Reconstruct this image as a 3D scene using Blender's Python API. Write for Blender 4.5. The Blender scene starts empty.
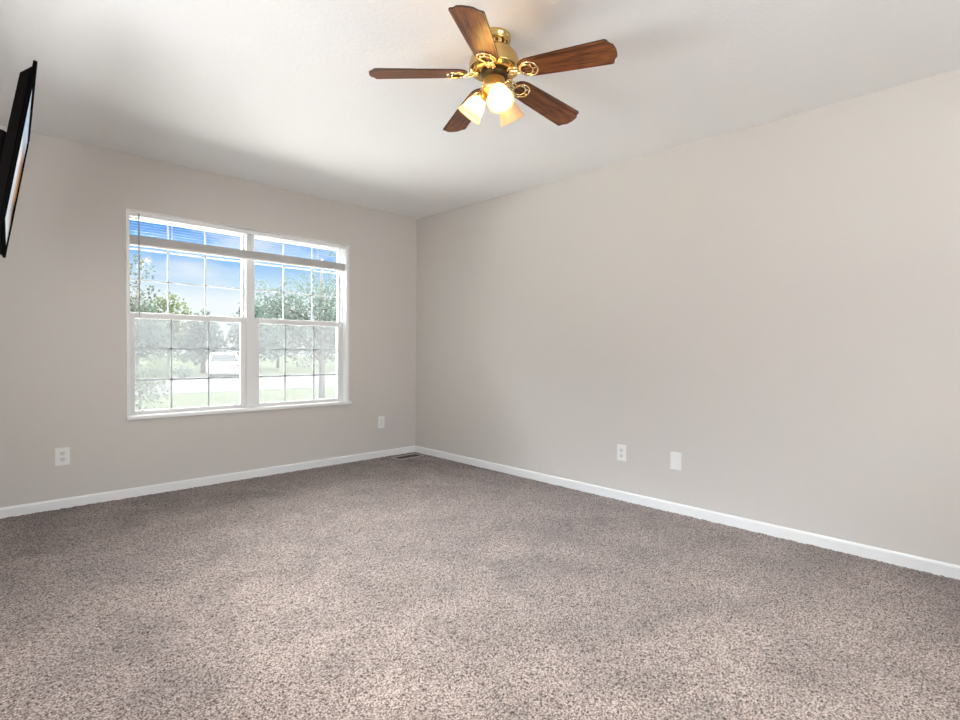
import bpy, bmesh, math, random
import numpy as np
from mathutils import Vector, Matrix
random.seed(7)
R = math.radians
sc = bpy.context.scene
col = sc.collection

# ------------------------------------------------------------------ camera
W_RIGHT, W_FAR, W_LEFT, W_NEAR, CEIL = 3.4096, 4.4406, -0.45, -1.7, 2.44
cam_data = bpy.data.cameras.new('camera')
cam = bpy.data.objects.new('camera', cam_data); col.objects.link(cam)
cam_data.sensor_fit = 'HORIZONTAL'; cam_data.sensor_width = 36.0
cam_data.lens = 527.46 / 960 * 36.0
cam_data.clip_start = 0.02; cam_data.clip_end = 400
rx = Vector((0.71387462, -0.70021519, 0.00903906))
ux = Vector((0.00663944, 0.01967515, 0.99978438))
fx = Vector((0.70024206, 0.71366068, -0.01869462))
cam.matrix_world = Matrix(((rx.x, ux.x, -fx.x, 0), (rx.y, ux.y, -fx.y, 0), (rx.z, ux.z, -fx.z, 1.0758), (0, 0, 0, 1)))
sc.camera = cam

# ------------------------------------------------------------------ world
world = bpy.data.worlds.new('sky'); sc.world = world; world.use_nodes = True
nt = world.node_tree; nt.nodes.clear()
def N(tree, typ, **kw):
    n = tree.nodes.new(typ)
    for k, v in kw.items():
        if k in n.inputs.keys() if isinstance(k, str) else False: n.inputs[k].default_value = v
        else: setattr(n, k, v)
    return n
tc = N(nt, 'ShaderNodeTexCoord'); sep = N(nt, 'ShaderNodeSeparateXYZ')
nt.links.new(tc.outputs['Generated'], sep.inputs[0])
ramp = N(nt, 'ShaderNodeValToRGB'); nt.links.new(sep.outputs['Z'], ramp.inputs['Fac'])
els = ramp.color_ramp.elements
els[0].position = 0.0; els[0].color = (1.0, 1.0, 1.0, 1)
els[1].position = 0.08; els[1].color = (0.92, 0.96, 1.0, 1)
for pos, c in ((0.115, (0.58, 0.77, 0.98, 1)), (0.155, (0.22, 0.50, 0.92, 1)), (0.195, (0.085, 0.34, 0.85, 1)), (0.26, (0.085, 0.31, 0.80, 1)),
               (0.36, (0.78, 0.84, 0.95, 1)), (0.6, (1.0, 0.98, 0.945, 1))):
    e = els.new(pos); e.color = c
noise = N(nt, 'ShaderNodeTexNoise'); noise.inputs['Scale'].default_value = 5.0; noise.inputs['Detail'].default_value = 6
mp = N(nt, 'ShaderNodeMapping'); mp.inputs['Scale'].default_value = (1, 1, 3.2)
nt.links.new(tc.outputs['Generated'], mp.inputs[0]); nt.links.new(mp.outputs[0], noise.inputs['Vector'])
cr = N(nt, 'ShaderNodeValToRGB'); cr.color_ramp.elements[0].position = 0.52; cr.color_ramp.elements[1].position = 0.78
nt.links.new(noise.outputs['Fac'], cr.inputs['Fac'])
mx = N(nt, 'ShaderNodeMixRGB'); mx.inputs['Color2'].default_value = (0.99, 0.985, 0.97, 1)
nt.links.new(cr.outputs['Color'], mx.inputs['Fac']); nt.links.new(ramp.outputs['Color'], mx.inputs['Color1'])
# unseen upper sky is boosted above the low blue part to light the room
st = N(nt, 'ShaderNodeMapRange'); st.inputs['From Min'].default_value = 0.25; st.inputs['From Max'].default_value = 0.5
st.inputs['To Min'].default_value = 0.74; st.inputs['To Max'].default_value = 27.0
nt.links.new(sep.outputs['Z'], st.inputs['Value'])
bg = N(nt, 'ShaderNodeBackground'); out = N(nt, 'ShaderNodeOutputWorld')
nt.links.new(mx.outputs[0], bg.inputs['Color']); nt.links.new(st.outputs[0], bg.inputs['Strength'])
nt.links.new(bg.outputs[0], out.inputs['Surface'])

# ------------------------------------------------------------------ sun, large lights
sun_d = bpy.data.lights.new('sun', 'SUN'); sun_d.energy = 5.0; sun_d.angle = R(1.5); sun_d.color = (1, 0.96, 0.88)
sun = bpy.data.objects.new('sun', sun_d); col.objects.link(sun)
sun.rotation_euler = Vector((-0.75, 0.55, -0.95)).to_track_quat('-Z', 'Y').to_euler()
# sky portal in the visible window
pd = bpy.data.lights.new('window_portal', 'AREA'); pd.shape = 'RECTANGLE'; pd.size = 1.76; pd.size_y = 1.46
pd.cycles.is_portal = True
po = bpy.data.objects.new('window_portal', pd); col.objects.link(po)
po.location = (1.72, W_FAR + 0.20, 1.32); po.rotation_euler = (R(-90), 0, 0)
# fill light in an added, unseen left-wall opening, to brighten the right wall
ad = bpy.data.lights.new('added_fill_left', 'AREA'); ad.shape = 'RECTANGLE'; ad.size = 1.4; ad.size_y = .60
ad.energy = 24; ad.color = (0.97, 0.985, 1.0)
ao = bpy.data.objects.new('added_fill_left', ad); col.objects.link(ao)
ao.location = (W_LEFT - 0.02, 1.70, 1.25); ao.rotation_euler = (R(90), 0, R(-90))

# added fill light behind the camera, to brighten the far wall
nd = bpy.data.lights.new('added_fill_near', 'AREA'); nd.shape = 'RECTANGLE'; nd.size = 1.5; nd.size_y = 1.2
nd.energy = 36; nd.color = (0.97, 0.985, 1.0)
no = bpy.data.objects.new('added_fill_near', nd); col.objects.link(no)
no.location = (1.3, W_NEAR - 0.02, 1.70); no.rotation_euler = (R(90), 0, 0)

vs = sc.view_settings
vs.view_transform = 'Standard'; vs.look = 'None'; vs.exposure = 0.54; vs.gamma = 1.0
vs.use_curve_mapping = False
sc.cycles.max_bounces = 14; sc.cycles.diffuse_bounces = 8; sc.cycles.transparent_max_bounces = 24
sc.cycles.sample_clamp_indirect = 40.0

# ------------------------------------------------------------------ materials
def mat(name, color=(.8, .8, .8), rough=.5, metal=0.0, spec=.5, emit=None, es=0):
    m = bpy.data.materials.new(name); m.use_nodes = True
    b = m.node_tree.nodes['Principled BSDF']
    b.inputs['Base Color'].default_value = (*color, 1); b.inputs['Roughness'].default_value = rough
    b.inputs['Metallic'].default_value = metal; b.inputs['Specular IOR Level'].default_value = spec
    if emit: b.inputs['Emission Color'].default_value = (*emit, 1); b.inputs['Emission Strength'].default_value = es
    return m
def bump(m, scale, strength, dist, detail=3, rough=.5, coord='Object', voronoi=False):
    t = m.node_tree; b = t.nodes['Principled BSDF']
    c = t.nodes.new('ShaderNodeTexCoord')
    n = t.nodes.new('ShaderNodeTexVoronoi' if voronoi else 'ShaderNodeTexNoise'); n.inputs['Scale'].default_value = scale
    if not voronoi: n.inputs['Detail'].default_value = detail; n.inputs['Roughness'].default_value = rough
    bp = t.nodes.new('ShaderNodeBump'); bp.inputs['Strength'].default_value = strength; bp.inputs['Distance'].default_value = dist
    t.links.new(c.outputs[coord], n.inputs['Vector']); t.links.new(n.outputs[0], bp.inputs['Height'])
    t.links.new(bp.outputs[0], b.inputs['Normal'])
    return m
M = {}
M['wall'] = bump(mat('greige_paint', (.61, .58, .54), .62, spec=.3), 140, .12, .002)
M['ceiling'] = bump(mat('ceiling_paint', (.86, .86, .855), .8, spec=.2), 52, .32, .006, detail=5, rough=.6)
M['trim'] = mat('white_trim_paint', (.80, .81, .80), .35)
M['vinyl'] = mat('white_vinyl', (.78, .78, .77), .4)
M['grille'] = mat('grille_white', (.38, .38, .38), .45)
M['blind'] = mat('blind_vinyl', (.76, .74, .71), .45)
M['slat'] = mat('blind_slat', (.80, .80, .79), .4)
M['slat_open'] = mat('thin_blind_slat', (.5, .5, .5), .5)
M['plate'] = mat('outlet_plastic', (.80, .80, .78), .3)
M['socket'] = mat('outlet_socket', (.72, .72, .70), .35)
M['slot'] = mat('outlet_slot', (.05, .05, .05), .6)
M['screw'] = mat('steel_screw', (.6, .6, .58), .3, 1.0)
M['black'] = mat('black_plastic', (.003, .002, .002), .7, spec=.05)
M['bezel'] = mat('black_bezel', (.002, .002, .002), .8, spec=.02)
def tv_picture():
    # the set is on: pale blue sky over autumn trees and a bright foreground
    m = mat('lit_tv_picture', (.01, .01, .01), .12); t = m.node_tree; b = t.nodes['Principled BSDF']
    c = t.nodes.new('ShaderNodeTexCoord'); sp = t.nodes.new('ShaderNodeSeparateXYZ'); t.links.new(c.outputs['Object'], sp.inputs[0])
    def rng(src, a0, a1):
        n = t.nodes.new('ShaderNodeMapRange'); n.inputs['From Min'].default_value = a0; n.inputs['From Max'].default_value = a1
        t.links.new(src, n.inputs['Value']); return n.outputs[0]
    sky = t.nodes.new('ShaderNodeValToRGB'); t.links.new(rng(sp.outputs['Z'], -.60, 0), sky.inputs[0])
    e = sky.color_ramp.elements; e[0].position = 0; e[0].color = (.75, .78, .82, 1); e[1].position = 1; e[1].color = (.72, .85, .95, 1)
    for p_, c_ in ((.30, (.55, .68, .82, 1)), (.52, (.80, .88, .95, 1)), (.62, (.90, .94, .98, 1)), (.72, (.38, .58, .78, 1)), (.86, (.55, .70, .88, 1))):
        q = e.new(p_); q.color = c_
    nz = t.nodes.new('ShaderNodeTexNoise'); nz.inputs['Scale'].default_value = 9; nz.inputs['Detail'].default_value = 4; t.links.new(c.outputs['Object'], nz.inputs['Vector'])
    tr = t.nodes.new('ShaderNodeValToRGB'); t.links.new(nz.outputs[0], tr.inputs[0])
    e = tr.color_ramp.elements; e[0].position = .38; e[0].color = (.03, .06, .07, 1); e[1].position = .62; e[1].color = (.75, .33, .06, 1)
    q = e.new(.5); q.color = (.36, .13, .03, 1)
    mk1 = rng(sp.outputs['X'], .50, .62); mk2 = rng(sp.outputs['Z'], -.08, -.16); mk3 = rng(sp.outputs['Z'], -.50, -.42)
    mu = t.nodes.new('ShaderNodeMath'); mu.operation = 'MULTIPLY'; t.links.new(mk1, mu.inputs[0]); t.links.new(mk2, mu.inputs[1])
    mv = t.nodes.new('ShaderNodeMath'); mv.operation = 'MULTIPLY'; t.links.new(mu.outputs[0], mv.inputs[0]); t.links.new(mk3, mv.inputs[1])
    mixc = t.nodes.new('ShaderNodeMixRGB'); t.links.new(mv.outputs[0], mixc.inputs[0]); t.links.new(sky.outputs[0], mixc.inputs[1]); t.links.new(tr.outputs[0], mixc.inputs[2])
    t.links.new(mixc.outputs[0], b.inputs['Emission Color']); b.inputs['Emission Strength'].default_value = .46
    return m
M['screen'] = tv_picture()
M['register'] = mat('register_brown', (.045, .034, .028), .45)
M['register_edge'] = mat('register_edge_tan', (.40, .33, .285), .4)
M['dark'] = mat('dark_slot', (.01, .009, .008), .8)
M['brass'] = mat('antique_brass', (.72, .50, .20), .22, 1.0)
M['brass_satin'] = mat('satin_brass', (.80, .58, .26), .42, 1.0)
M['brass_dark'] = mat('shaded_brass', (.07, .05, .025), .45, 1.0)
M['brass_light'] = mat('polished_brass', (.92, .74, .42), .16, 1.0)
M['bulb'] = mat('lit_bulb', (1, .9, .7), .5, emit=(1.0, .80, .50), es=34)
M['bulb_off'] = mat('unlit_bulb', (.85, .82, .76), .3)

def wood():
    m = mat('oak_blade', (.2, .08, .03), .32); t = m.node_tree; b = t.nodes['Principled BSDF']
    c = t.nodes.new('ShaderNodeTexCoord'); mpn = t.nodes.new('ShaderNodeMapping'); mpn.inputs['Scale'].default_value = (3.2, 46, 46)
    n = t.nodes.new('ShaderNodeTexNoise'); n.inputs['Scale'].default_value = 2.4; n.inputs['Detail'].default_value = 6; n.inputs['Distortion'].default_value = .8
    r = t.nodes.new('ShaderNodeValToRGB')
    r.color_ramp.elements[0].position = .37; r.color_ramp.elements[0].color = (.055, .016, .006, 1)
    r.color_ramp.elements[1].position = .66; r.color_ramp.elements[1].color = (.30, .098, .026, 1)
    t.links.new(c.outputs['Object'], mpn.inputs[0]); t.links.new(mpn.outputs[0], n.inputs['Vector'])
    t.links.new(n.outputs[0], r.inputs[0]); t.links.new(r.outputs[0], b.inputs['Base Color'])
    return m
M['wood'] = wood()
M['blade_edge'] = mat('blade_edge', (.03, .012, .006), .5)

def carpet():
    m = mat('frieze_carpet', (.3, .25, .22), .95, spec=.05); t = m.node_tree; b = t.nodes['Principled BSDF']
    c = t.nodes.new('ShaderNodeTexCoord')
    v = t.nodes.new('ShaderNodeTexNoise'); v.inputs['Scale'].default_value = 150; v.inputs['Detail'].default_value = 2.5; v.inputs['Roughness'].default_value = .65
    r = t.nodes.new('ShaderNodeValToRGB')
    r.color_ramp.elements[0].position = .37; r.color_ramp.elements[0].color = (.032, .022, .018, 1)
    r.color_ramp.elements[1].position = .62; r.color_ramp.elements[1].color = (.37, .298, .262, 1)
    e = r.color_ramp.elements.new(.48); e.color = (.170, .129, .110, 1)
    n2 = t.nodes.new('ShaderNodeTexNoise'); n2.inputs['Scale'].default_value = 3.4; n2.inputs['Detail'].default_value = 5; n2.inputs['Distortion'].default_value = .6
    r2 = t.nodes.new('ShaderNodeMapRange'); r2.inputs['From Min'].default_value = .3; r2.inputs['From Max'].default_value = .7
    r2.inputs['To Min'].default_value = .80; r2.inputs['To Max'].default_value = 1.24
    mul = t.nodes.new('ShaderNodeVectorMath'); mul.operation = 'SCALE'
    t.links.new(c.outputs['Object'], v.inputs['Vector']); t.links.new(c.outputs['Object'], n2.inputs['Vector'])
    t.links.new(v.outputs[0], r.inputs[0]); t.links.new(n2.outputs[0], r2.inputs['Value'])
    t.links.new(r.outputs[0], mul.inputs[0]); t.links.new(r2.outputs[0], mul.inputs['Scale'])
    t.links.new(mul.outputs[0], b.inputs['Base Color'])
    bp = t.nodes.new('ShaderNodeBump'); bp.inputs['Strength'].default_value = .8; bp.inputs['Distance'].default_value = .006
    t.links.new(v.outputs[0], bp.inputs['Height']); t.links.new(bp.outputs[0], b.inputs['Normal'])
    b.inputs['Sheen Weight'].default_value = .25; b.inputs['Sheen Roughness'].default_value = .5
    return m
M['carpet'] = carpet()

def glass(name, tint=(.97, .985, .985)):
    m = bpy.data.materials.new(name); m.use_nodes = True; t = m.node_tree; t.nodes.clear()
    o = t.nodes.new('ShaderNodeOutputMaterial'); mixn = t.nodes.new('ShaderNodeMixShader')
    tr = t.nodes.new('ShaderNodeBsdfTransparent'); tr.inputs[0].default_value = (*tint, 1)
    g = t.nodes.new('ShaderNodeBsdfGlossy'); g.inputs['Roughness'].default_value = .02
    f = t.nodes.new('ShaderNodeFresnel'); f.inputs[0].default_value = 1.35
    t.links.new(f.outputs[0], mixn.inputs[0]); t.links.new(tr.outputs[0], mixn.inputs[1]); t.links.new(g.outputs[0], mixn.inputs[2])
    t.links.new(mixn.outputs[0], o.inputs[0]); return m
M['glass'] = glass('window_glass')
def mesh_screen():
    m = bpy.data.materials.new('insect_mesh'); m.use_nodes = True; t = m.node_tree; t.nodes.clear()
    o = t.nodes.new('ShaderNodeOutputMaterial'); mixn = t.nodes.new('ShaderNodeMixShader'); mixn.inputs[0].default_value = .30
    tr = t.nodes.new('ShaderNodeBsdfTransparent')
    tl = t.nodes.new('ShaderNodeBsdfTranslucent'); tl.inputs[0].default_value = (.075, .077, .079, 1)
    t.links.new(tr.outputs[0], mixn.inputs[1]); t.links.new(tl.outputs[0], mixn.inputs[2]); t.links.new(mixn.outputs[0], o.inputs[0]); return m
M['mesh'] = mesh_screen()
def translucent(name, c_diff, c_tr, fac):
    m = bpy.data.materials.new(name); m.use_nodes = True; t = m.node_tree; t.nodes.clear()
    o = t.nodes.new('ShaderNodeOutputMaterial'); mixn = t.nodes.new('ShaderNodeMixShader'); mixn.inputs[0].default_value = fac
    d = t.nodes.new('ShaderNodeBsdfDiffuse'); d.inputs[0].default_value = (*c_diff, 1)
    tl = t.nodes.new('ShaderNodeBsdfTranslucent'); tl.inputs[0].default_value = (*c_tr, 1)
    t.links.new(d.outputs[0], mixn.inputs[1]); t.links.new(tl.outputs[0], mixn.inputs[2]); t.links.new(mixn.outputs[0], o.inputs[0]); return m
M['shade'] = translucent('frosted_shade_glass', (.90, .80, .58), (.98, .87, .60), .55)
M['shade_unlit'] = translucent('frosted_shade_glass_unlit', (.90, .70, .50), (.95, .74, .50), .5)  # same glass; the peach look of an unlit shade is put into the colour
M['leaf_a'] = translucent('leaf_green', (.026, .033, .028), (.038, .048, .034), .35)
M['leaf_b'] = translucent('leaf_blue_green', (.042, .056, .050), (.05, .068, .055), .4)
M['leaf_c'] = translucent('leaf_yellow_green', (.042, .053, .029), (.056, .07, .035), .4)
M['bark'] = bump(mat('bark', (.035, .03, .026), .9), 30, .6, .02)
M['lawn'] = bump(mat('lawn_grass', (.022, .026, .015), .9, spec=.02), 60, .5, .03)
M['asphalt'] = bump(mat('pale_asphalt', (.026, .026, .028), .9, spec=.06), 90, .3, .01)
M['bounce_slab'] = bump(mat('pale_bounce_slab', (.52, .515, .50), .9, spec=.1), 40, .2, .01)
M['car_white'] = mat('white_car_paint', (.72, .72, .72), .3, spec=.2)
M['car_glass'] = mat('dark_car_glass', (.012, .014, .016), .4, spec=.05)
M['tyre'] = mat('tyre_rubber', (.03, .03, .03), .8)
M['tail'] = mat('red_lens', (.45, .03, .02), .3)
M['chrome'] = mat('chrome', (.7, .7, .7), .15, 1.0)

# ------------------------------------------------------------------ helpers
def add_box(bm, x0, x1, y0, y1, z0, z1, mi=0):
    vs_ = [bm.verts.new((x, y, z)) for x in (x0, x1) for y in (y0, y1) for z in (z0, z1)]
    fs = []
    for f in ((0, 1, 3, 2), (4, 6, 7, 5), (0, 4, 5, 1), (2, 3, 7, 6), (0, 2, 6, 4), (1, 5, 7, 3)):
        fc = bm.faces.new([vs_[i] for i in f]); fc.material_index = mi; fs.append(fc)
    return vs_
def add_lathe(bm, prof, n=32, mtx=None, cap0=True, cap1=True, mi=0, smooth=True):
    rings = []
    for r, z in prof:
        ring = []
        for i in range(n):
            a = 2 * math.pi * i / n
            v = Vector((r * math.cos(a), r * math.sin(a), z))
            ring.append(bm.verts.new(mtx @ v if mtx else v))
        rings.append(ring)
    for a, b in zip(rings, rings[1:]):
        for i in range(n):
            f = bm.faces.new((a[i], a[(i + 1) % n], b[(i + 1) % n], b[i])); f.smooth = smooth; f.material_index = mi
    if cap0: bm.faces.new(list(reversed(rings[0]))).material_index = mi
    if cap1: bm.faces.new(rings[-1]).material_index = mi
def add_tube(bm, pts, r, n=10, closed=False, mi=0):
    pts = [Vector(p) for p in pts]; rings = []
    m = len(pts)
    for i, p_ in enumerate(pts):
        if closed: d = (pts[(i + 1) % m] - pts[i - 1]).normalized()
        else: d = (pts[min(i + 1, m - 1)] - pts[max(i - 1, 0)]).normalized()
        up = Vector((0, 0, 1)) if abs(d.z) < .9 else Vector((1, 0, 0))
        s = d.cross(up).normalized(); u = s.cross(d)
        rr = r[i] if isinstance(r, (list, tuple)) else r
        rings.append([bm.verts.new(p_ + (s * math.cos(2 * math.pi * k / n) + u * math.sin(2 * math.pi * k / n)) * rr) for k in range(n)])
    seq = list(zip(rings, rings[1:])) + ([(rings[-1], rings[0])] if closed else [])
    for a, b in seq:
        for i in range(n):
            f = bm.faces.new((a[i], a[(i + 1) % n], b[(i + 1) % n], b[i])); f.smooth = True; f.material_index = mi
    if not closed:
        bm.faces.new(list(reversed(rings[0]))).material_index = mi; bm.faces.new(rings[-1]).material_index = mi
def add_prism(bm, outline, z0, z1, mi_side=0, mi_bot=0, mi_top=0, mtx=None):
    T = (lambda v: mtx @ Vector(v)) if mtx else (lambda v: Vector(v))
    lo = [bm.verts.new(T((x, y, z0))) for x, y in outline]; hi = [bm.verts.new(T((x, y, z1))) for x, y in outline]
    n = len(outline)
    bm.faces.new(list(reversed(lo))).material_index = mi_bot; bm.faces.new(hi).material_index = mi_top
    for i in range(n):
        bm.faces.new((lo[i], lo[(i + 1) % n], hi[(i + 1) % n], hi[i])).material_index = mi_side
def new_obj(name, bm, mats, parent=None, bevel=0, seg=2, loc=None):
    bmesh.ops.recalc_face_normals(bm, faces=bm.faces)
    me = bpy.data.meshes.new(name); bm.to_mesh(me); bm.free()
    for m in (mats if isinstance(mats, (list, tuple)) else [mats]): me.materials.append(m)
    o = bpy.data.objects.new(name, me); col.objects.link(o)
    if bevel:
        b = o.modifiers.new('bevel', 'BEVEL'); b.width = bevel; b.segments = seg; b.limit_method = 'ANGLE'; b.angle_limit = R(40)
    if parent: o.parent = parent
    if loc: o.location = loc
    return o
def box_obj(name, dims, m, parent=None, bevel=0):
    bm = bmesh.new(); add_box(bm, *dims); return new_obj(name, bm, m, parent, bevel)
def tag(o, label=None, cat=None, group=None, kind=None):
    if label: o['label'] = label
    if cat: o['category'] = cat
    if group: o['group'] = group
    if kind: o['kind'] = kind
    return o
def empty(name, loc=(0, 0, 0), rot=(0, 0, 0)):
    o = bpy.data.objects.new(name, None); col.objects.link(o); o.location = loc; o.rotation_euler = rot; o.empty_display_size = .05
    return o
def struct(o): o['kind'] = 'structure'; return o
def copy_tree(o, parent=None):
    c = o.copy(); col.objects.link(c)
    if parent: c.parent = parent
    for ch in [x for x in bpy.data.objects if x.parent == o]: copy_tree(ch, c)
    return c

# ------------------------------------------------------------------ room shell
def make_floor():
    # cut pile: a fine lumpy grid
    s = .0068
    nx = int((W_RIGHT - W_LEFT) / s); ny = int((W_FAR - W_NEAR) / s)
    rng = np.random.default_rng(3)
    gx, gy = np.meshgrid(np.linspace(W_LEFT, W_RIGHT, nx), np.linspace(W_NEAR, W_FAR, ny))
    h = rng.random((ny, nx)) ** .8
    h = .6 * h + .4 * .25 * (np.roll(h, 1, 0) + np.roll(h, 1, 1) + np.roll(h, -1, 0) + np.roll(h, -1, 1))
    gz = -.009 + .011 * h
    inner = np.zeros_like(gx); inner[1:-1, 1:-1] = 1
    gx = gx + inner * (rng.random((ny, nx)) - .5) * s * .6; gy = gy + inner * (rng.random((ny, nx)) - .5) * s * .6
    # the pile is cut away under the floor register
    reg = (gx > REG[0]) & (gx < REG[1]) & (gy > REG[2]) & (gy < REG[3]); gz[reg] = -.013
    co = np.stack([gx, gy, gz], -1).reshape(-1, 3).astype(np.float32)
    i = np.arange(nx * ny).reshape(ny, nx)
    q = np.stack([i[:-1, :-1], i[:-1, 1:], i[1:, 1:], i[1:, :-1]], -1).reshape(-1, 4)
    me = bpy.data.meshes.new('floor'); me.vertices.add(len(co)); me.vertices.foreach_set('co', co.ravel())
    me.loops.add(q.size); me.loops.foreach_set('vertex_index', q.ravel().astype(np.int32))
    me.polygons.add(len(q)); me.polygons.foreach_set('loop_start', np.arange(0, q.size, 4, dtype=np.int32))
    me.polygons.foreach_set('use_smooth', np.ones(len(q), dtype=bool))
    me.update(calc_edges=True); me.materials.append(M['carpet'])
    o = bpy.data.objects.new('floor', me); col.objects.link(o); struct(o)
REG = (3.03, 3.335, 4.195, 4.335)
make_floor()
T_ = .16
struct(box_obj('ceiling', (W_LEFT - T_, W_RIGHT + T_, W_NEAR - T_, W_FAR + T_, CEIL, CEIL + .12), M['ceiling']))
struct(box_obj('wall_right', (W_RIGHT, W_RIGHT + T_, W_NEAR - T_, W_FAR + T_, -.1, CEIL), M['wall']))
NY0, NY1, NZ0, NZ1 = .95, 2.45, .90, 1.60
bm = bmesh.new()
add_box(bm, W_LEFT - T_, W_LEFT, W_NEAR - T_, NY0, -.1, CEIL); add_box(bm, W_LEFT - T_, W_LEFT, NY1, W_FAR + T_, -.1, CEIL)
add_box(bm, W_LEFT - T_, W_LEFT, NY0, NY1, -.1, NZ0); add_box(bm, W_LEFT - T_, W_LEFT, NY0, NY1, NZ1, CEIL)
struct(new_obj('wall_left', bm, M['wall']))
QX0, QX1, QZ0, QZ1 = .5, 2.1, 1.05, 2.35
bm = bmesh.new()
add_box(bm, W_LEFT, QX0, W_NEAR - T_, W_NEAR, -.1, CEIL); add_box(bm, QX1, W_RIGHT, W_NEAR - T_, W_NEAR, -.1, CEIL)
add_box(bm, QX0, QX1, W_NEAR - T_, W_NEAR, -.1, QZ0); add_box(bm, QX0, QX1, W_NEAR - T_, W_NEAR, QZ1, CEIL)
struct(new_obj('wall_near', bm, M['wall']))
OX0, OX1, OZ0, OZ1 = .849, 2.592, .575, 2.058
bm = bmesh.new()
add_box(bm, W_LEFT, OX0, W_FAR, W_FAR + T_, -.1, CEIL); add_box(bm, OX1, W_RIGHT, W_FAR, W_FAR + T_, -.1, CEIL)
add_box(bm, OX0, OX1, W_FAR, W_FAR + T_, -.1, OZ0); add_box(bm, OX0, OX1, W_FAR, W_FAR + T_, OZ1, CEIL)
wall_far = struct(new_obj('wall_far', bm, M['wall']))
# painted-over screw patches left of the window head
def blob(name, x, z, w, h, par):
    bm = bmesh.new(); bmesh.ops.create_uvsphere(bm, u_segments=12, v_segments=8, radius=1)
    for v in bm.verts: v.co = Vector((x + v.co.x * w, W_FAR + v.co.y * .004, z + v.co.z * h))
    return new_obj(name, bm, M['wall'], par)
for x, z, w, h in ((.776, 2.105, .010, .007), (.775, 2.128, .010, .006), (.802, 2.118, .0035, .022), (.802, 2.076, .009, .004), (.819, 2.118, .003, .018)):
    blob('filler_patch', x, z, w, h, wall_far)
# unseen left-wall window, added to house the fill light
w2 = struct(empty('added_window_left', (W_LEFT, (NY0 + NY1) / 2, NZ0)))
bm = bmesh.new(); hw = (NY1 - NY0) / 2; hh = NZ1 - NZ0
add_box(bm, -.12, -.03, -hw, -hw + .05, 0, hh); add_box(bm, -.12, -.03, hw - .05, hw, 0, hh)
add_box(bm, -.12, -.03, -hw, hw, 0, .05); add_box(bm, -.12, -.03, -hw, hw, hh - .05, hh); add_box(bm, -.12, -.05, -.03, .03, .05, hh - .05)
new_obj('window_frame', bm, M['vinyl'], w2)
bm = bmesh.new(); add_box(bm, -.085, -.08, -hw, hw, 0, hh); new_obj('pane', bm, M['glass'], w2)
# window added out of view behind the camera, around its fill light
w3 = struct(empty('added_window_near', ((QX0 + QX1) / 2, W_NEAR, QZ0)))
bm = bmesh.new(); hw = (QX1 - QX0) / 2; hh = QZ1 - QZ0
add_box(bm, -hw, -hw + .05, -.12, -.03, 0, hh); add_box(bm, hw - .05, hw, -.12, -.03, 0, hh)
add_box(bm, -hw, hw, -.12, -.03, 0, .05); add_box(bm, -hw, hw, -.12, -.03, hh - .05, hh); add_box(bm, -.03, .03, -.12, -.05, .05, hh - .05)
new_obj('window_frame', bm, M['vinyl'], w3)
bm = bmesh.new(); add_box(bm, -hw, hw, -.085, -.08, 0, hh); new_obj('pane', bm, M['glass'], w3)
# base of the carpet
struct(box_obj('floor_slab', (W_LEFT - T_, W_RIGHT + T_, W_NEAR - T_, W_FAR + T_, -.12, -.014), M['dark'])).name = 'floor_2'

def baseboard(name, length, loc, rotz):
    # profile: flat face with an eased top
    bm = bmesh.new()
    prof = [(0, -.012), (.012, -.012), (.012, .050), (.0105, .056), (.007, .0605), (.004, .0625), (0, .0625)]
    a = [bm.verts.new((0, -y, z)) for y, z in prof]; b = [bm.verts.new((length, -y, z)) for y, z in prof]
    n = len(prof)
    bm.faces.new(a); bm.faces.new(list(reversed(b)))
    for i in range(n): bm.faces.new((a[i], b[i], b[(i + 1) % n], a[(i + 1) % n]))
    o = new_obj(name, bm, M['trim']); o.location = loc; o.rotation_euler = (0, 0, rotz); return struct(o)
baseboard('baseboard_far', W_RIGHT - W_LEFT, (W_LEFT, W_FAR, 0), 0)
baseboard('baseboard_right', W_FAR - W_NEAR, (W_RIGHT, W_FAR, 0), R(-90))
baseboard('baseboard_left', W_FAR - W_NEAR, (W_LEFT, W_NEAR, 0), R(90))
baseboard('baseboard_near', W_RIGHT - W_LEFT, (W_RIGHT, W_NEAR, 0), R(180))

# ------------------------------------------------------------------ window_1
w1 = struct(empty('window_1', (0, W_FAR, 0)))      # children in metres from the wall face: y>0 is outwards
def wpart(name, boxes, m, parent=w1, bevel=.0015):
    bm = bmesh.new()
    for b in boxes: add_box(bm, *b)
    return new_obj(name, bm, m, parent, bevel)
# trim strips on the wall face and jamb liner
wpart('casing_strip', [(.832, .851, -.008, .0, OZ0 - .0, 2.054)], M['trim'])
wpart('casing_strip', [(2.590, 2.611, -.008, .0, OZ0 - .0, 2.052)], M['trim'])
sill = wpart('window_sill', [(.830, 2.634, -.022, .0, .552, .580), (OX0, OX1, 0, .065, .556, .580)], M['trim'], bevel=.005)
wpart('jamb_liner', [(OX0, OX0 + .006, 0, .065, .58, OZ1), (OX1 - .006, OX1, 0, .065, .58, OZ1), (OX0, OX1, 0, .065, OZ1 - .006, OZ1)], M['trim'])
F0 = .065
MX0, MX1 = 1.688, 1.756
wpart('window_frame', [(OX0, .862, F0, .16, .575, OZ1), (2.581, OX1, F0, .16, .575, OZ1), (.862, MX0, .10, .16, 2.022, OZ1), (MX1, 2.581, .10, .16, 2.022, OZ1),
                       (.862, MX0, F0, .16, .575, .588), (MX1, 2.581, F0, .16, .575, .588), (.862, MX0, F0, .098, 2.045, OZ1), (MX1, 2.581, F0, .098, 2.045, OZ1)], M['vinyl'])
wpart('mullion', [(MX0, MX1, F0 - .004, .16, .58, OZ1)], M['vinyl'])
UZ0, UZ1 = 1.334, 2.022
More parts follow.
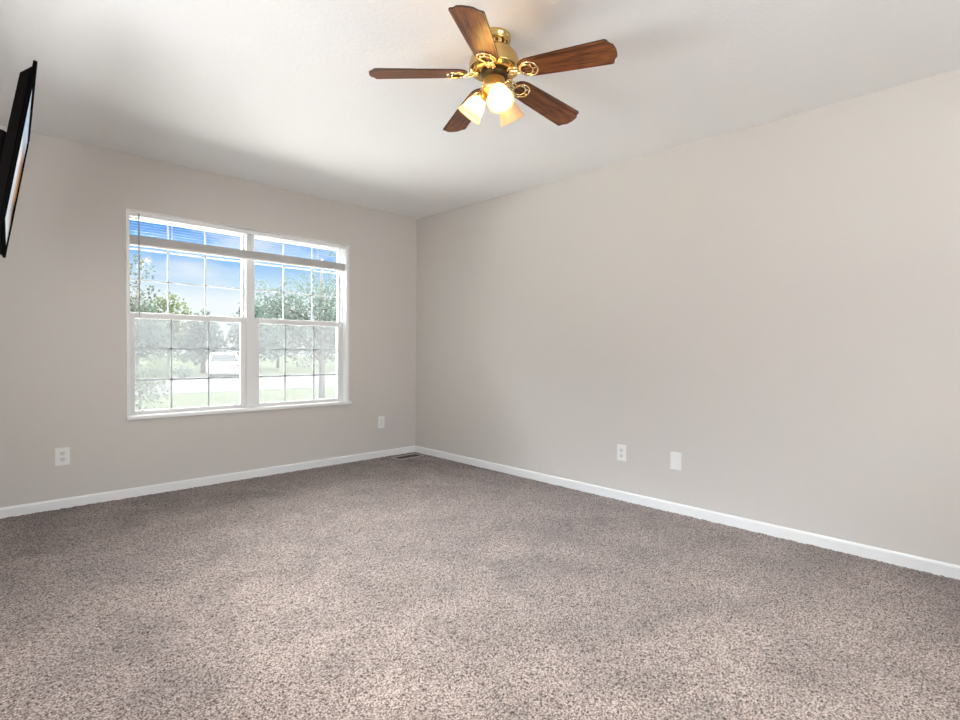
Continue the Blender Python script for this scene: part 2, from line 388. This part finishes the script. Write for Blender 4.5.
for k, (x0, x1, g0, g1, vx) in enumerate(((.862, MX0, .899, 1.648, (1.140, 1.405)), (MX1, 2.581, 1.799, 2.541, (2.034, 2.306)))):
    # fixed upper light
    us = wpart('upper_sash', [(x0, x0 + .011, .115, .15, 1.30, UZ1), (x1 - .011, x1, .115, .15, 1.30, UZ1), (x0, x1, .115, .15, 1.30, UZ0), (x0, x1, .115, .15, UZ1 - .008, UZ1 + .004)], M['vinyl'])
    bm = bmesh.new(); add_box(bm, x0 + .008, x1 - .008, .130, .134, UZ0 - .005, UZ1); new_obj('pane', bm, M['glass'], us)
    dv = -.010 if k == 0 else .005
    wpart('grille', [(v + dv - .006, v + dv + .006, .137, .142, UZ0, UZ1) for v in vx] + [(x0 + .01, x1 - .01, .137, .142, z - .006, z + .006) for z in (1.572, 1.800)], M['grille'], us, 0)
    # sliding lower sash
    ls = wpart('lower_sash', [(x0 + .001, g0, .070, .105, .588, 1.328), (g1, x1 - .001, .070, .105, .588, 1.328), (g0, g1, .070, .105, .588, .608), (g0, g1, .070, .105, 1.286, 1.328)], M['vinyl'], bevel=.003)
    bm = bmesh.new(); add_box(bm, g0 - .005, g1 + .005, .086, .090, .603, 1.29); new_obj('pane', bm, M['glass'], ls)
    wpart('grille', [(v - .006, v + .006, .092, .097, .605, 1.29) for v in vx] + [(g0, g1, .092, .097, z - .006, z + .006) for z in (.832, 1.066)], M['grille'], ls, 0)
    for q in (.06, .94):
        hx_ = g0 + (g1 - g0) * q
        bm = bmesh.new(); add_box(bm, hx_ - .009, hx_ + .009, .064, .074, .607, .617); tag(new_obj('vent_latch', bm, M['screw'], ls, .002), 'small grey vent latch')
    for q in (.3, .7):
        hx_ = g0 + (g1 - g0) * q
        bm = bmesh.new(); add_box(bm, hx_ - .022, hx_ + .022, .078, .100, 1.328, 1.336); new_obj('sash_lock', bm, M['vinyl'], ls, .002)
    sf = wpart('insect_screen', [(x0, x0 + .014, .150, .158, .588, 1.325), (x1 - .014, x1, .150, .158, .588, 1.325), (x0, x1, .150, .158, .588, .602), (x0, x1, .150, .158, 1.311, 1.325)], M['vinyl'], bevel=0)
    bm = bmesh.new(); add_box(bm, x0 + .01, x1 - .01, .153, .1535, .59, 1.32); new_obj('screen_mesh', bm, M['mesh'], sf)

# ------------------------------------------------------------------ blind
bl = empty('window_blind', (0, W_FAR, 1.806))
tag(bl, 'white horizontal mini blind drawn up to the top of the double window', 'blind')
BX0, BX1 = OX0 + .010, OX1 - .010
def bpart(name, boxes, m, bevel=.0015, parent=bl):
    bm = bmesh.new()
    for b in boxes: add_box(bm, b[0], b[1], b[2], b[3], b[4] - 1.806, b[5] - 1.806)
    return new_obj(name, bm, m, parent, bevel)
bpart('headrail', [(BX0, BX1, .012, .050, 2.018, 2.046)], M['slat'])
bm = bmesh.new()
z = 1.892
slat_z = []
while z < 2.014: slat_z.append(z); z += .0195
for z in slat_z:
    # slightly crowned slat, open nearly flat
    for (ya, za, yb, zb) in ((.019, -.0026, .031, .0006), (.031, .0006, .043, .0018)):
        vs4 = [bm.verts.new(q) for q in ((BX0, ya, z + za - 1.806), (BX1, ya, z + za - 1.806), (BX1, yb, z + zb - 1.806), (BX0, yb, z + zb - 1.806))]
        vt4 = [bm.verts.new(v.co + Vector((0, 0, .0006))) for v in vs4]
        bm.faces.new(vs4); bm.faces.new(list(reversed(vt4)))
        for i in range(4): bm.faces.new((vs4[i], vs4[(i + 1) % 4], vt4[(i + 1) % 4], vt4[i]))
new_obj('open_slats', bm, M['slat_open'], bl)
# gathered slats stacked above the bottom rail
bm = bmesh.new()
z = 1.8245
while z < 1.878:
    add_box(bm, BX0, BX1, .018, .044, z - 1.806, z + .0012 - 1.806); z += .0023
new_obj('stacked_slats', bm, M['blind'], bl)
bpart('bottom_rail', [(BX0, BX1, .0165, .0455, 1.808, 1.8235)], M['blind'], .003)
for x in (1.13, 1.72, 2.31):
    bm = bmesh.new()
    for y in (.0175, .0445): add_tube(bm, [(x, y, 1.82 - 1.806), (x, y, 2.02 - 1.806)], .0010, 6)
    new_obj('ladder_cord', bm, M['slat'], bl)
bm = bmesh.new(); add_tube(bm, [(.913, .010, 2.02 - 1.806), (.914, .008, 1.29 - 1.806)], .0042, 8)
add_tube(bm, [(.9132, .010, 2.035 - 1.806), (.9132, .010, 2.005 - 1.806)], .006, 8)
tag(new_obj('tilt_wand', bm, M['grille'], bl), 'thin white tilt wand')

# ------------------------------------------------------------------ outlets
def rounded(w, h, r, n=5):
    pts = []
    for cx_, cy_, a0 in ((w / 2 - r, h / 2 - r, 0), (-w / 2 + r, h / 2 - r, 90), (-w / 2 + r, -h / 2 + r, 180), (w / 2 - r, -h / 2 + r, 270)):
        for i in range(n + 1):
            a = R(a0 + 90 * i / n); pts.append((cx_ + r * math.cos(a), cy_ + r * math.sin(a)))
    return pts
def outlet(name, loc, rotz, label, cat, kind='duplex', group=None, w=.072):
    # local: x along wall, z up, -y into the room
    e = empty(name, loc, (0, 0, rotz)); tag(e, label, cat, group)
    up = Matrix(((1, 0, 0, 0), (0, 0, -1, 0), (0, 1, 0, 0), (0, 0, 0, 1)))   # prism xy -> xz, z -> -y
    bm = bmesh.new(); add_prism(bm, rounded(w, .116, .004), 0, .0055, mtx=up); new_obj('cover_plate', bm, M['plate'], e, .002, 3)
    def screw(z):
        bm = bmesh.new(); add_lathe(bm, [(.0034, 0), (.0034, .0012), (.002, .0018)], 12, up @ Matrix.Translation((0, z, .0055))); return new_obj('screw', bm, M['plate'], e)
    if kind == 'duplex':
        screw(0)
        for z in (.0195, -.0195):
            bm = bmesh.new(); add_prism(bm, rounded(.034, .028, .011), .005, .0078, mtx=up @ Matrix.Translation((0, z, 0)))
            s = new_obj('socket', bm, M['socket'], e, .0008)
            for x, hgt in ((-.0065, .009), (.0065, .0075)):
                bm = bmesh.new(); add_box(bm, x - .0014, x + .0014, -.0083, -.0076, z + .003 - hgt / 2 + .001, z + .003 + hgt / 2 + .001); new_obj('slot', bm, M['slot'], s)
            bm = bmesh.new(); add_lathe(bm, [(.0028, .0076), (.0028, .0083)], 12, up @ Matrix.Translation((0, z - .0078, 0)))
            new_obj('ground_hole', bm, M['slot'], s)
    elif kind == 'decora':
        bm = bmesh.new(); add_prism(bm, rounded(.034, .068, .003), .005, .0072, mtx=up); s = new_obj('socket', bm, M['socket'], e, .001)
        for z in (.017, -.017):
            for x in (-.0065, .0065):
                bm = bmesh.new(); add_box(bm, x - .001, x + .001, -.0077, -.007, z - .003, z + .004); new_obj('slot', bm, M['screw'], s)
        screw(.046); screw(-.046)
    else:
        screw(.041); screw(-.041)
    return e
outlet('wall_outlet', (.4705, W_FAR, .344), 0, 'white duplex power outlet on the wall left of the window', 'outlet', w=.078)
outlet('wall_outlet', (2.981, W_FAR, .348), 0, 'white outlet on the window wall, between window and room corner', 'outlet', 'decora')
outlet('wall_outlet', (W_RIGHT, 1.997, .341), R(-90), 'white duplex power outlet on the long right wall, beside a blank plate', 'outlet')
outlet('blank_plate', (W_RIGHT, 1.590, .345), R(-90), 'plain white blank wall plate without sockets, on the right wall', 'wall plate', 'blank', w=.076)

# ------------------------------------------------------------------ floor register
rg = empty('floor_register', ((REG[0] + REG[1]) / 2, (REG[2] + REG[3]) / 2, -.003))
tag(rg, 'brown metal floor vent register set in carpet at the far corner', 'vent')
rw, rd = (REG[1] - REG[0]) / 2, (REG[3] - REG[2]) / 2
bm = bmesh.new()
add_box(bm, -rw, rw, -rd, -rd + .016, -.006, .007); add_box(bm, -rw, rw, rd - .016, rd, -.006, .009)
add_box(bm, -rw, -rw + .016, -rd + .016, rd - .016, -.006, .007); add_box(bm, rw - .016, rw, -rd + .016, rd - .016, -.006, .007)
new_obj('register_frame', bm, M['register_edge'], rg, .002)
bm = bmesh.new()
for i in range(19):
    x = -rw + .022 + i * (2 * rw - .044) / 18
    add_box(bm, x - .0035, x + .0035, -rd + .016, rd - .016, -.004, .004)
add_box(bm, -rw + .016, rw - .016, -.003, .003, -.004, .005)
new_obj('louvres', bm, M['register'], rg)
bm = bmesh.new(); add_box(bm, -rw + .01, rw - .01, -rd + .01, rd - .01, -.0085, -.006); new_obj('duct_opening', bm, M['dark'], rg)

# ------------------------------------------------------------------ television
A = Vector((.200, 2.489, 2.100)); Bf = Vector((.246, 3.466, 2.100)); up_t = Vector((.093, -.005, .596)).normalized()
e_t = (Bf - A).normalized(); up_t = (up_t - e_t * up_t.dot(e_t)).normalized(); n_t = e_t.cross(up_t).normalized()
TVW, TVH = (Bf - A).length, .603
tv = empty('television'); tag(tv, 'black television switched on and tilted downward, on the left wall near the ceiling', 'television')
tv.matrix_world = Matrix(((e_t.x, n_t.x, up_t.x, A.x), (e_t.y, n_t.y, up_t.y, A.y), (e_t.z, n_t.z, up_t.z, A.z), (0, 0, 0, 1)))
tvm = tv.matrix_world.copy()
# local axes: x along the width (away), y out of the screen, z up; top near front corner at origin
bm = bmesh.new(); b_ = .014
add_box(bm, 0, TVW, -.012, .0, -b_, 0); add_box(bm, 0, TVW, -.012, .0, -TVH, -TVH + .022)
add_box(bm, 0, b_, -.012, .0, -TVH + .022, -b_); add_box(bm, TVW - b_, TVW, -.012, .0, -TVH + .022, -b_)
new_obj('bezel', bm, M['bezel'], tv, .002)
bm = bmesh.new(); add_box(bm, b_ - .002, TVW - b_ + .002, -.0115, -.007, -TVH + .02, -b_ + .002); new_obj('screen', bm, M['screen'], tv)
bm = bmesh.new()   # housing: profile in (depth, height), extruded along the width
def loft(bm, prof0, x0, x1):
    a = [bm.verts.new((x0, y, z)) for y, z in prof0]; b = [bm.verts.new((x1, y, z)) for y, z in prof0]; n = len(prof0)
    bm.faces.new(a); bm.faces.new(list(reversed(b)))
    for i in range(n): bm.faces.new((a[i], b[i], b[(i + 1) % n], a[(i + 1) % n]))
loft(bm, [(-.0118, -.020), (-.040, -.060), (-.042, -.24), (-.042, -TVH + .02), (-.0118, -TVH + .006)], .006, TVW - .006)
new_obj('back_housing', bm, M['black'], tv, .004)
bm = bmesh.new(); add_box(bm, .03, TVW - .03, -.115, -.040, -TVH + .03, -.270); new_obj('rear_cover', bm, M['black'], tv, .012)
# articulated wall mount, from the TV back to the wall
inv = tvm.inverted()
bm = bmesh.new()
add_box(bm, TVW / 2 - .12, TVW / 2 + .12, -.128, -.113, -.44, -.22)
p0 = Vector((TVW / 2, -.125, -.33)); pw = inv @ Vector((W_LEFT + .02, 2.98, 1.78)); pk = inv @ Vector((-.20, 3.25, 1.78))
add_tube(bm, [p0, pk], .018, 10); add_tube(bm, [pk, pw], .018, 10)
for z in (-.12, .12):
    pass
new_obj('mount_arm', bm, M['black'], tv)
bm = bmesh.new()
for cxx in range(1):
    c0 = Vector((W_LEFT, 2.98, 1.78))
    vsb = add_box(bm, c0.x, c0.x + .025, c0.y - .08, c0.y + .08, c0.z - .15, c0.z + .15)
    for v in vsb: v.co = inv @ v.co
new_obj('wall_bracket', bm, M['black'], tv)

# ------------------------------------------------------------------ ceiling fan
HX, HY = 1.658, 1.617
fan = empty('ceiling_fan', (HX, HY, CEIL)); tag(fan, 'brass ceiling fan with five wooden blades and three lit bell shades', 'ceiling fan')
def Z(z): return z - CEIL
bm = bmesh.new(); add_lathe(bm, [(.064, 0), (.070, -.006), (.070, -.018), (.064, -.022), (.067, -.030), (.062, -.036)], 40, cap0=True); new_obj('canopy', bm, M['brass'], fan)
bm = bmesh.new()
for i in range(12):
    a0 = 2 * math.pi * i / 12; a1 = a0 + 2 * math.pi / 12 * .55
    add_prism(bm, [(.056 * math.cos(a0), .056 * math.sin(a0)), (.056 * math.cos(a1), .056 * math.sin(a1)), (.050 * math.cos(a1), .050 * math.sin(a1)), (.050 * math.cos(a0), .050 * math.sin(a0))], Z(2.385), Z(2.405))
add_lathe(bm, [(.046, Z(2.406)), (.046, Z(2.384))], 24)
new_obj('slotted_collar', bm, M['brass_light'], fan)
bm = bmesh.new(); add_lathe(bm, [(.050, Z(2.386)), (.062, Z(2.384)), (.080, Z(2.372)), (.098, Z(2.350)), (.107, Z(2.326)), (.109, Z(2.308)), (.106, Z(2.300)), (.110, Z(2.296)), (.110, Z(2.290)), (.104, Z(2.286)), (.096, Z(2.280)), (.086, Z(2.276))], 48); new_obj('motor_housing', bm, M['brass'], fan)
bm = bmesh.new(); add_lathe(bm, [(.060, Z(2.277)), (.060, Z(2.270)), (.056, Z(2.258)), (.044, Z(2.254))], 40); new_obj('flywheel', bm, M['brass_dark'], fan)
bm = bmesh.new(); add_lathe(bm, [(.040, Z(2.258)), (.046, Z(2.252)), (.047, Z(2.222)), (.052, Z(2.218)), (.052, Z(2.208)), (.046, Z(2.200)), (.036, Z(2.190)), (.020, Z(2.184)), (.012, Z(2.176)), (.004, Z(2.172))], 40); new_obj('switch_housing', bm, M['brass_satin'], fan)

# blade outline in local x (radial) / y (across)
def blade_outline():
    right = [(.115, .000), (.118, .020), (.127, .036), (.142, .046), (.165, .052), (.30, .0585), (.500, .0655), (.5065, .0635), (.511, .058), (.513, .049), (.519, .041), (.528, .032), (.532, .016)]
    return right + [(.533, 0)] + [(x, -y) for x, y in reversed(right[1:])]
def ring_pts(cx_, r, z, n=28, sx=1.0): return [(cx_ + r * sx * math.cos(2 * math.pi * i / n), r * math.sin(2 * math.pi * i / n), z) for i in range(n)]
def make_blade():
    bm = bmesh.new(); add_prism(bm, blade_outline(), -.003, .003, mi_side=1)
    blade = new_obj('blade', bm, [M['wood'], M['blade_edge']], fan, .0012)
    bm = bmesh.new()
    add_tube(bm, ring_pts(.166, .0385, -.007), .0042, 8, closed=True)
    add_tube(bm, ring_pts(.156, .0275, -.008), .0040, 8, closed=True)
    add_tube(bm, [(.066, 0, .004), (.085, 0, -.002), (.105, 0, -.007), (.130, 0, -.008)], [.012, .010, .0075, .0055], 10)
    for y in (-.010, .010): add_tube(bm, [(.074, y * 1.6, .004), (.100, y * 1.9, -.004), (.130, y * 1.2, -.008)], .004, 8)
    add_tube(bm, [(.082 + .017 * math.cos(q * math.pi / 10), .019 * math.sin(q * math.pi / 10), -.003) for q in range(20)], .0042, 8, closed=True)
    new_obj('blade_iron', bm, M['brass_light'], blade)
    for x, y in ((.195, 0), (.180, .022), (.180, -.022)):
        bm = bmesh.new(); add_lathe(bm, [(.0045, -.0105), (.0045, -.006)], 10, Matrix.Translation((x, y, 0))); new_obj('screw', bm, M['brass_light'], blade)
    return blade
def place_blade(o, az, z0, droop, pitch):
    a, d, t = R(az), R(droop), R(pitch)
    u = Vector((math.cos(a) * math.cos(d), math.sin(a) * math.cos(d), -math.sin(d)))
    v0 = Vector((-math.sin(a), math.cos(a), 0)); n = u.cross(v0)
    v = math.cos(t) * v0 - math.sin(t) * n; n = u.cross(v)
    u = u * 1.008
    o.matrix_local = Matrix(((u.x, v.x, n.x, 0), (u.y, v.y, n.y, 0), (u.z, v.z, n.z, Z(z0)), (0, 0, 0, 1)))
first = make_blade()
for i, (az, z0, dr, pi_) in enumerate(((-146.85, 2.279, 5.2, 12), (-74.85, 2.277, 5.0, 13), (-2.85, 2.279, 5.2, 12), (68.4, 2.277, 5.2, 12), (141.15, 2.279, 3.6, 11))):
    b_o = first if i == 0 else copy_tree(first, fan)
    place_blade(b_o, az, z0, dr, pi_)

# light kit: three arms, bell shades and bulbs
def light_arm(az, lit):
    a = R(az); ca, sa = math.cos(a), math.sin(a)
    tilt = R(37)
    neck = Vector((.056 * ca, .056 * sa, Z(2.190)))
    axis = Vector((math.sin(tilt) * ca, math.sin(tilt) * sa, -math.cos(tilt)))
    side = Vector((-sa, ca, 0)); oth = axis.cross(side)
    m = Matrix(((side.x, oth.x, axis.x, neck.x), (side.y, oth.y, axis.y, neck.y), (side.z, oth.z, axis.z, neck.z), (0, 0, 0, 1)))
    bm = bmesh.new()
    add_tube(bm, [(.030 * ca, .030 * sa, Z(2.202)), (.044 * ca, .044 * sa, Z(2.206)), tuple(neck)], .009, 10)
    add_lathe(bm, [(.012, -.012), (.020, -.010), (.0235, .000), (.0235, .016)], 20, m)
    arm = new_obj('light_arm', bm, M['brass'], fan)
    # bell shade, double walled
    prof = [(.021, .004), (.024, .014), (.034, .026), (.041, .042), (.0445, .060), (.048, .078), (.054, .094), (.0585, .102)]
    inner = [(r - .0022, z + .0005) for r, z in reversed(prof)]
    bm = bmesh.new(); add_lathe(bm, prof + inner, 36, m, cap0=False, cap1=False)
    new_obj('glass_shade', bm, M['shade'] if lit else M['shade_unlit'], arm)
    bm = bmesh.new(); add_lathe(bm, [(.008, .010), (.012, .022), (.020, .040), (.0245, .056), (.022, .070), (.014, .079), (.004, .082)], 20, m)
    new_obj('light_bulb', bm, M['bulb'] if lit else M['bulb_off'], arm)
light_arm(237, True); light_arm(117, True); light_arm(357, False)

# ------------------------------------------------------------------ outdoors
GZ = -.75
bm = bmesh.new(); add_box(bm, -14, 18, W_FAR + T_ + .02, 14, GZ - .3, GZ + .02); struct(new_obj('bounce_slab', bm, M['bounce_slab']))  # unseen pale slab, added to bounce daylight onto the ceiling
bm = bmesh.new(); add_box(bm, -40, 60, 14, 23, GZ - .3, GZ); struct(new_obj('lawn', bm, M['lawn']))
bm = bmesh.new(); add_box(bm, -60, 90, 23, 36, GZ - .3, GZ + .01); struct(new_obj('road', bm, M['asphalt']))
bm = bmesh.new(); add_box(bm, -80, 140, 36, 130, GZ - .3, GZ + .02); struct(new_obj('far_lawn', bm, M['lawn']))

def tree(name, loc, blobs, n_leaf, leaf, lm, label, cat, group=None, trunk_r=.09, seed=1, branches=8):
    rnd = random.Random(seed)
    e = empty(name, loc); tag(e, label, cat, group)
    ctr = [Vector(b[0]) for b in blobs]
    bm = bmesh.new()
    top = max(c.z for c in ctr)
    if trunk_r: add_tube(bm, [(0, 0, 0), (.05, .03, top * .35), (-.03, .02, top * .7), (.02, 0, top * 1.02)], [trunk_r, trunk_r * .8, trunk_r * .55, trunk_r * .25], 8)
    for i in range(branches):
        c, rad = blobs[i % len(blobs)]; c = Vector(c)
        s = Vector((0, 0, top * rnd.uniform(.25, .6)))
        t_ = c + Vector([rnd.uniform(-.8, .8) * q for q in rad])
        mid = (s + t_) / 2 + Vector((rnd.uniform(-.1, .1), rnd.uniform(-.1, .1), rnd.uniform(0, .2)))
        add_tube(bm, [s, mid, t_], [max(.02, trunk_r * .35), max(.012, trunk_r * .2), .006], 5)
    new_obj('trunk_and_branches', bm, M['bark'], e)
    bm = bmesh.new()
    vols = [b[1][0] * b[1][1] * b[1][2] for b in blobs]; tot = sum(vols)
    for (c, rad), vv in zip(blobs, vols):
        for i in range(int(n_leaf * vv / tot)):
            d = Vector((rnd.gauss(0, 1), rnd.gauss(0, 1), rnd.gauss(0, 1))).normalized() * (rnd.random() ** .45)
            p_ = Vector(c) + Vector((d.x * rad[0], d.y * rad[1], d.z * rad[2]))
            a = Vector((rnd.gauss(0, 1), rnd.gauss(0, 1), rnd.gauss(0, .6))).normalized(); b = a.orthogonal().normalized()
            b = (b * math.cos(i) + a.cross(b) * math.sin(i)).normalized(); nn = a.cross(b)
            L = leaf * rnd.uniform(.6, 1.25); wd = L * .38
            q = [bm.verts.new(p_ - a * L * .5), bm.verts.new(p_ + b * wd + nn * wd * .2), bm.verts.new(p_ + a * L * .5), bm.verts.new(p_ - b * wd + nn * wd * .2)]
            bm.faces.new((q[0], q[1], q[2])); bm.faces.new((q[0], q[2], q[3]))
    new_obj('foliage', bm, lm, e)
    return e
# near tree at the left of the window
tree('leafy_tree', (2.62, 15.2, GZ), [((0.15, 0, 2.9), (.95, .8, .75)), ((.75, .2, 2.75), (.55, .6, .45)), ((-.5, .1, 3.4), (.7, .7, .8)), ((.4, 0, 3.7), (.5, .5, .4))], 1500, .085, M['leaf_a'],
     'loose leafy green tree outside, seen at the left of the left window unit', 'tree', trunk_r=.07, seed=3, branches=14)
# fuller tree filling the right unit
tree('leafy_tree', (8.2, 15.6, GZ), [((0, 0, 3.2), (1.7, 1.3, 1.1)), ((-1.1, .2, 2.8), (.9, .8, .8)), ((1.3, .1, 4.6), (1.0, .9, 1.0)), ((0, .3, 2.0), (1.8, 1.0, .8)), ((-1.7, .1, 3.4), (.5, .5, .6))], 6200, .095, M['leaf_b'],
     'dense leafy tree outside, filling the right window unit', 'tree', trunk_r=.11, seed=5, branches=22)
# yellow-green bush low at the left
tree('garden_bush', (3.4, 16.6, GZ), [((0, 0, .8), (.85, .6, .7)), ((.5, 0, 1.3), (.5, .4, .4)), ((-.5, .2, 1.5), (.5, .4, .5))], 1500, .085, M['leaf_c'],
     'yellow green bush on the lawn, low in the left window unit', 'bush', trunk_r=.03, seed=8, branches=8)
# background trees across the road
far_trees = [(8.3, 41, 5.2, 2.0, 'leaf_b'), (11.9, 48, 6.4, 2.3, 'leaf_c'), (12.2, 40.6, 4.6, 1.4, 'leaf_b'), (16.4, 42, 6.0, 2.1, 'leaf_b'), (20.4, 47, 6.6, 2.4, 'leaf_a'), (23.0, 41, 5.6, 2.1, 'leaf_b')]
names = ['bluish green', 'yellow green', 'low bluish green', 'tall bluish green', 'dark green', 'bluish green']
pos = ['leftmost of the trees across the road', 'second from left of the trees across the road', 'across the road just left of the white car', 'across the road behind the middle window post', 'second from right of the trees across the road', 'rightmost of the trees across the road']
for i, (x, y, h, r_, k) in enumerate(far_trees):
    tree('roadside_tree', (x, y, GZ), [((0, 0, h * .55), (r_, r_ * .8, h * .34)), ((-r_ * .5, 0, h * .40), (r_ * .7, r_ * .6, h * .28)), ((r_ * .5, 0, h * .38), (r_ * .7, r_ * .6, h * .28)), ((0, 0, h * .78), (r_ * .6, r_ * .5, h * .22))],
         1500, .34, M[k], names[i] + ' tree ' + pos[i], 'tree', 'trees across the road', trunk_r=.16, seed=20 + i, branches=10)
# low hedge along the lawn edge
bmh = [((x * .8, 0, .42), (.55, .35, .40)) for x in range(6)]
tree('clipped_hedge', (5.0, 33.5, GZ), bmh, 1500, .14, M['leaf_b'], 'low dark hedge beside the road, left of the white car', 'hedge', trunk_r=.03, seed=40, branches=6)

# white parked car
car = empty('parked_car', (11.7, 35.0, GZ + .01), (0, 0, R(74))); tag(car, 'white car parked on the road outside the window', 'car')
def car_body():
    bm = bmesh.new()
    st_ = [(-2.1, .45, .75, .80), (-2.0, .30, .95, .86), (-1.3, .22, 1.0, .88), (0, .22, 1.0, .90), (1.2, .22, .98, .88), (1.9, .28, .85, .84), (2.1, .42, .70, .76)]
    rings = []
    for x, z0, z1, w in st_:
        prof = [(-w * .92, z0), (-w, z0 + .15), (-w, z1 - .15), (-w * .9, z1), (w * .9, z1), (w, z1 - .15), (w, z0 + .15), (w * .92, z0)]
        rings.append([bm.verts.new((x, y, z)) for y, z in prof])
    for a, b in zip(rings, rings[1:]):
        for i in range(8): bm.faces.new((a[i], b[i], b[(i + 1) % 8], a[(i + 1) % 8]))
    bm.faces.new(rings[0]); bm.faces.new(list(reversed(rings[-1])))
    return new_obj('body', bm, M['car_white'], car, .04, 3)
car_body()
bm = bmesh.new()
cab = [(-1.75, 1.0), (-1.2, 1.46), (.35, 1.46), (1.1, .98)]
lo_w, hi_w = .82, .62
va = [bm.verts.new((x, -(hi_w if z > 1.2 else lo_w), z)) for x, z in cab]; vb = [bm.verts.new((x, (hi_w if z > 1.2 else lo_w), z)) for x, z in cab]
bm.faces.new(va); bm.faces.new(list(reversed(vb)))
for i in range(4): bm.faces.new((va[i], vb[i], vb[(i + 1) % 4], va[(i + 1) % 4]))
new_obj('windows', bm, M['car_glass'], car)
bm = bmesh.new()
add_box(bm, -1.22, .38, -.64, .64, 1.45, 1.50)
for s in (-1, 1):
    for x0, z0, x1, z1 in ((-1.75, 1.0, -1.2, 1.46), (1.1, .98, .35, 1.46), (-.4, 1.0, -.4, 1.46)):
        add_tube(bm, [(x0, s * .83, z0), (x1, s * .635, z1)], .04, 6)
new_obj('roof', bm, M['car_white'], car)
for x in (-1.3, 1.3):
    for s in (-1, 1):
        bm = bmesh.new(); mt = Matrix.Translation((x, s * .80, .31)) @ Matrix.Rotation(R(90), 4, 'X')
        add_lathe(bm, [(.20, -.10), (.30, -.10), (.32, -.07), (.32, .07), (.30, .10), (.20, .10)], 24, mt); wh = new_obj('wheel', bm, M['tyre'], car)
        bm = bmesh.new(); add_lathe(bm, [(.20, -.105), (.20, .105)], 20, mt); new_obj('hubcap', bm, M['chrome'], wh)
for s in (-1, 1):
    bm = bmesh.new(); add_box(bm, -2.12, -2.0, s * .70 - .10, s * .70 + .10, .68, .84); new_obj('tail_light', bm, M['tail'], car, .02)
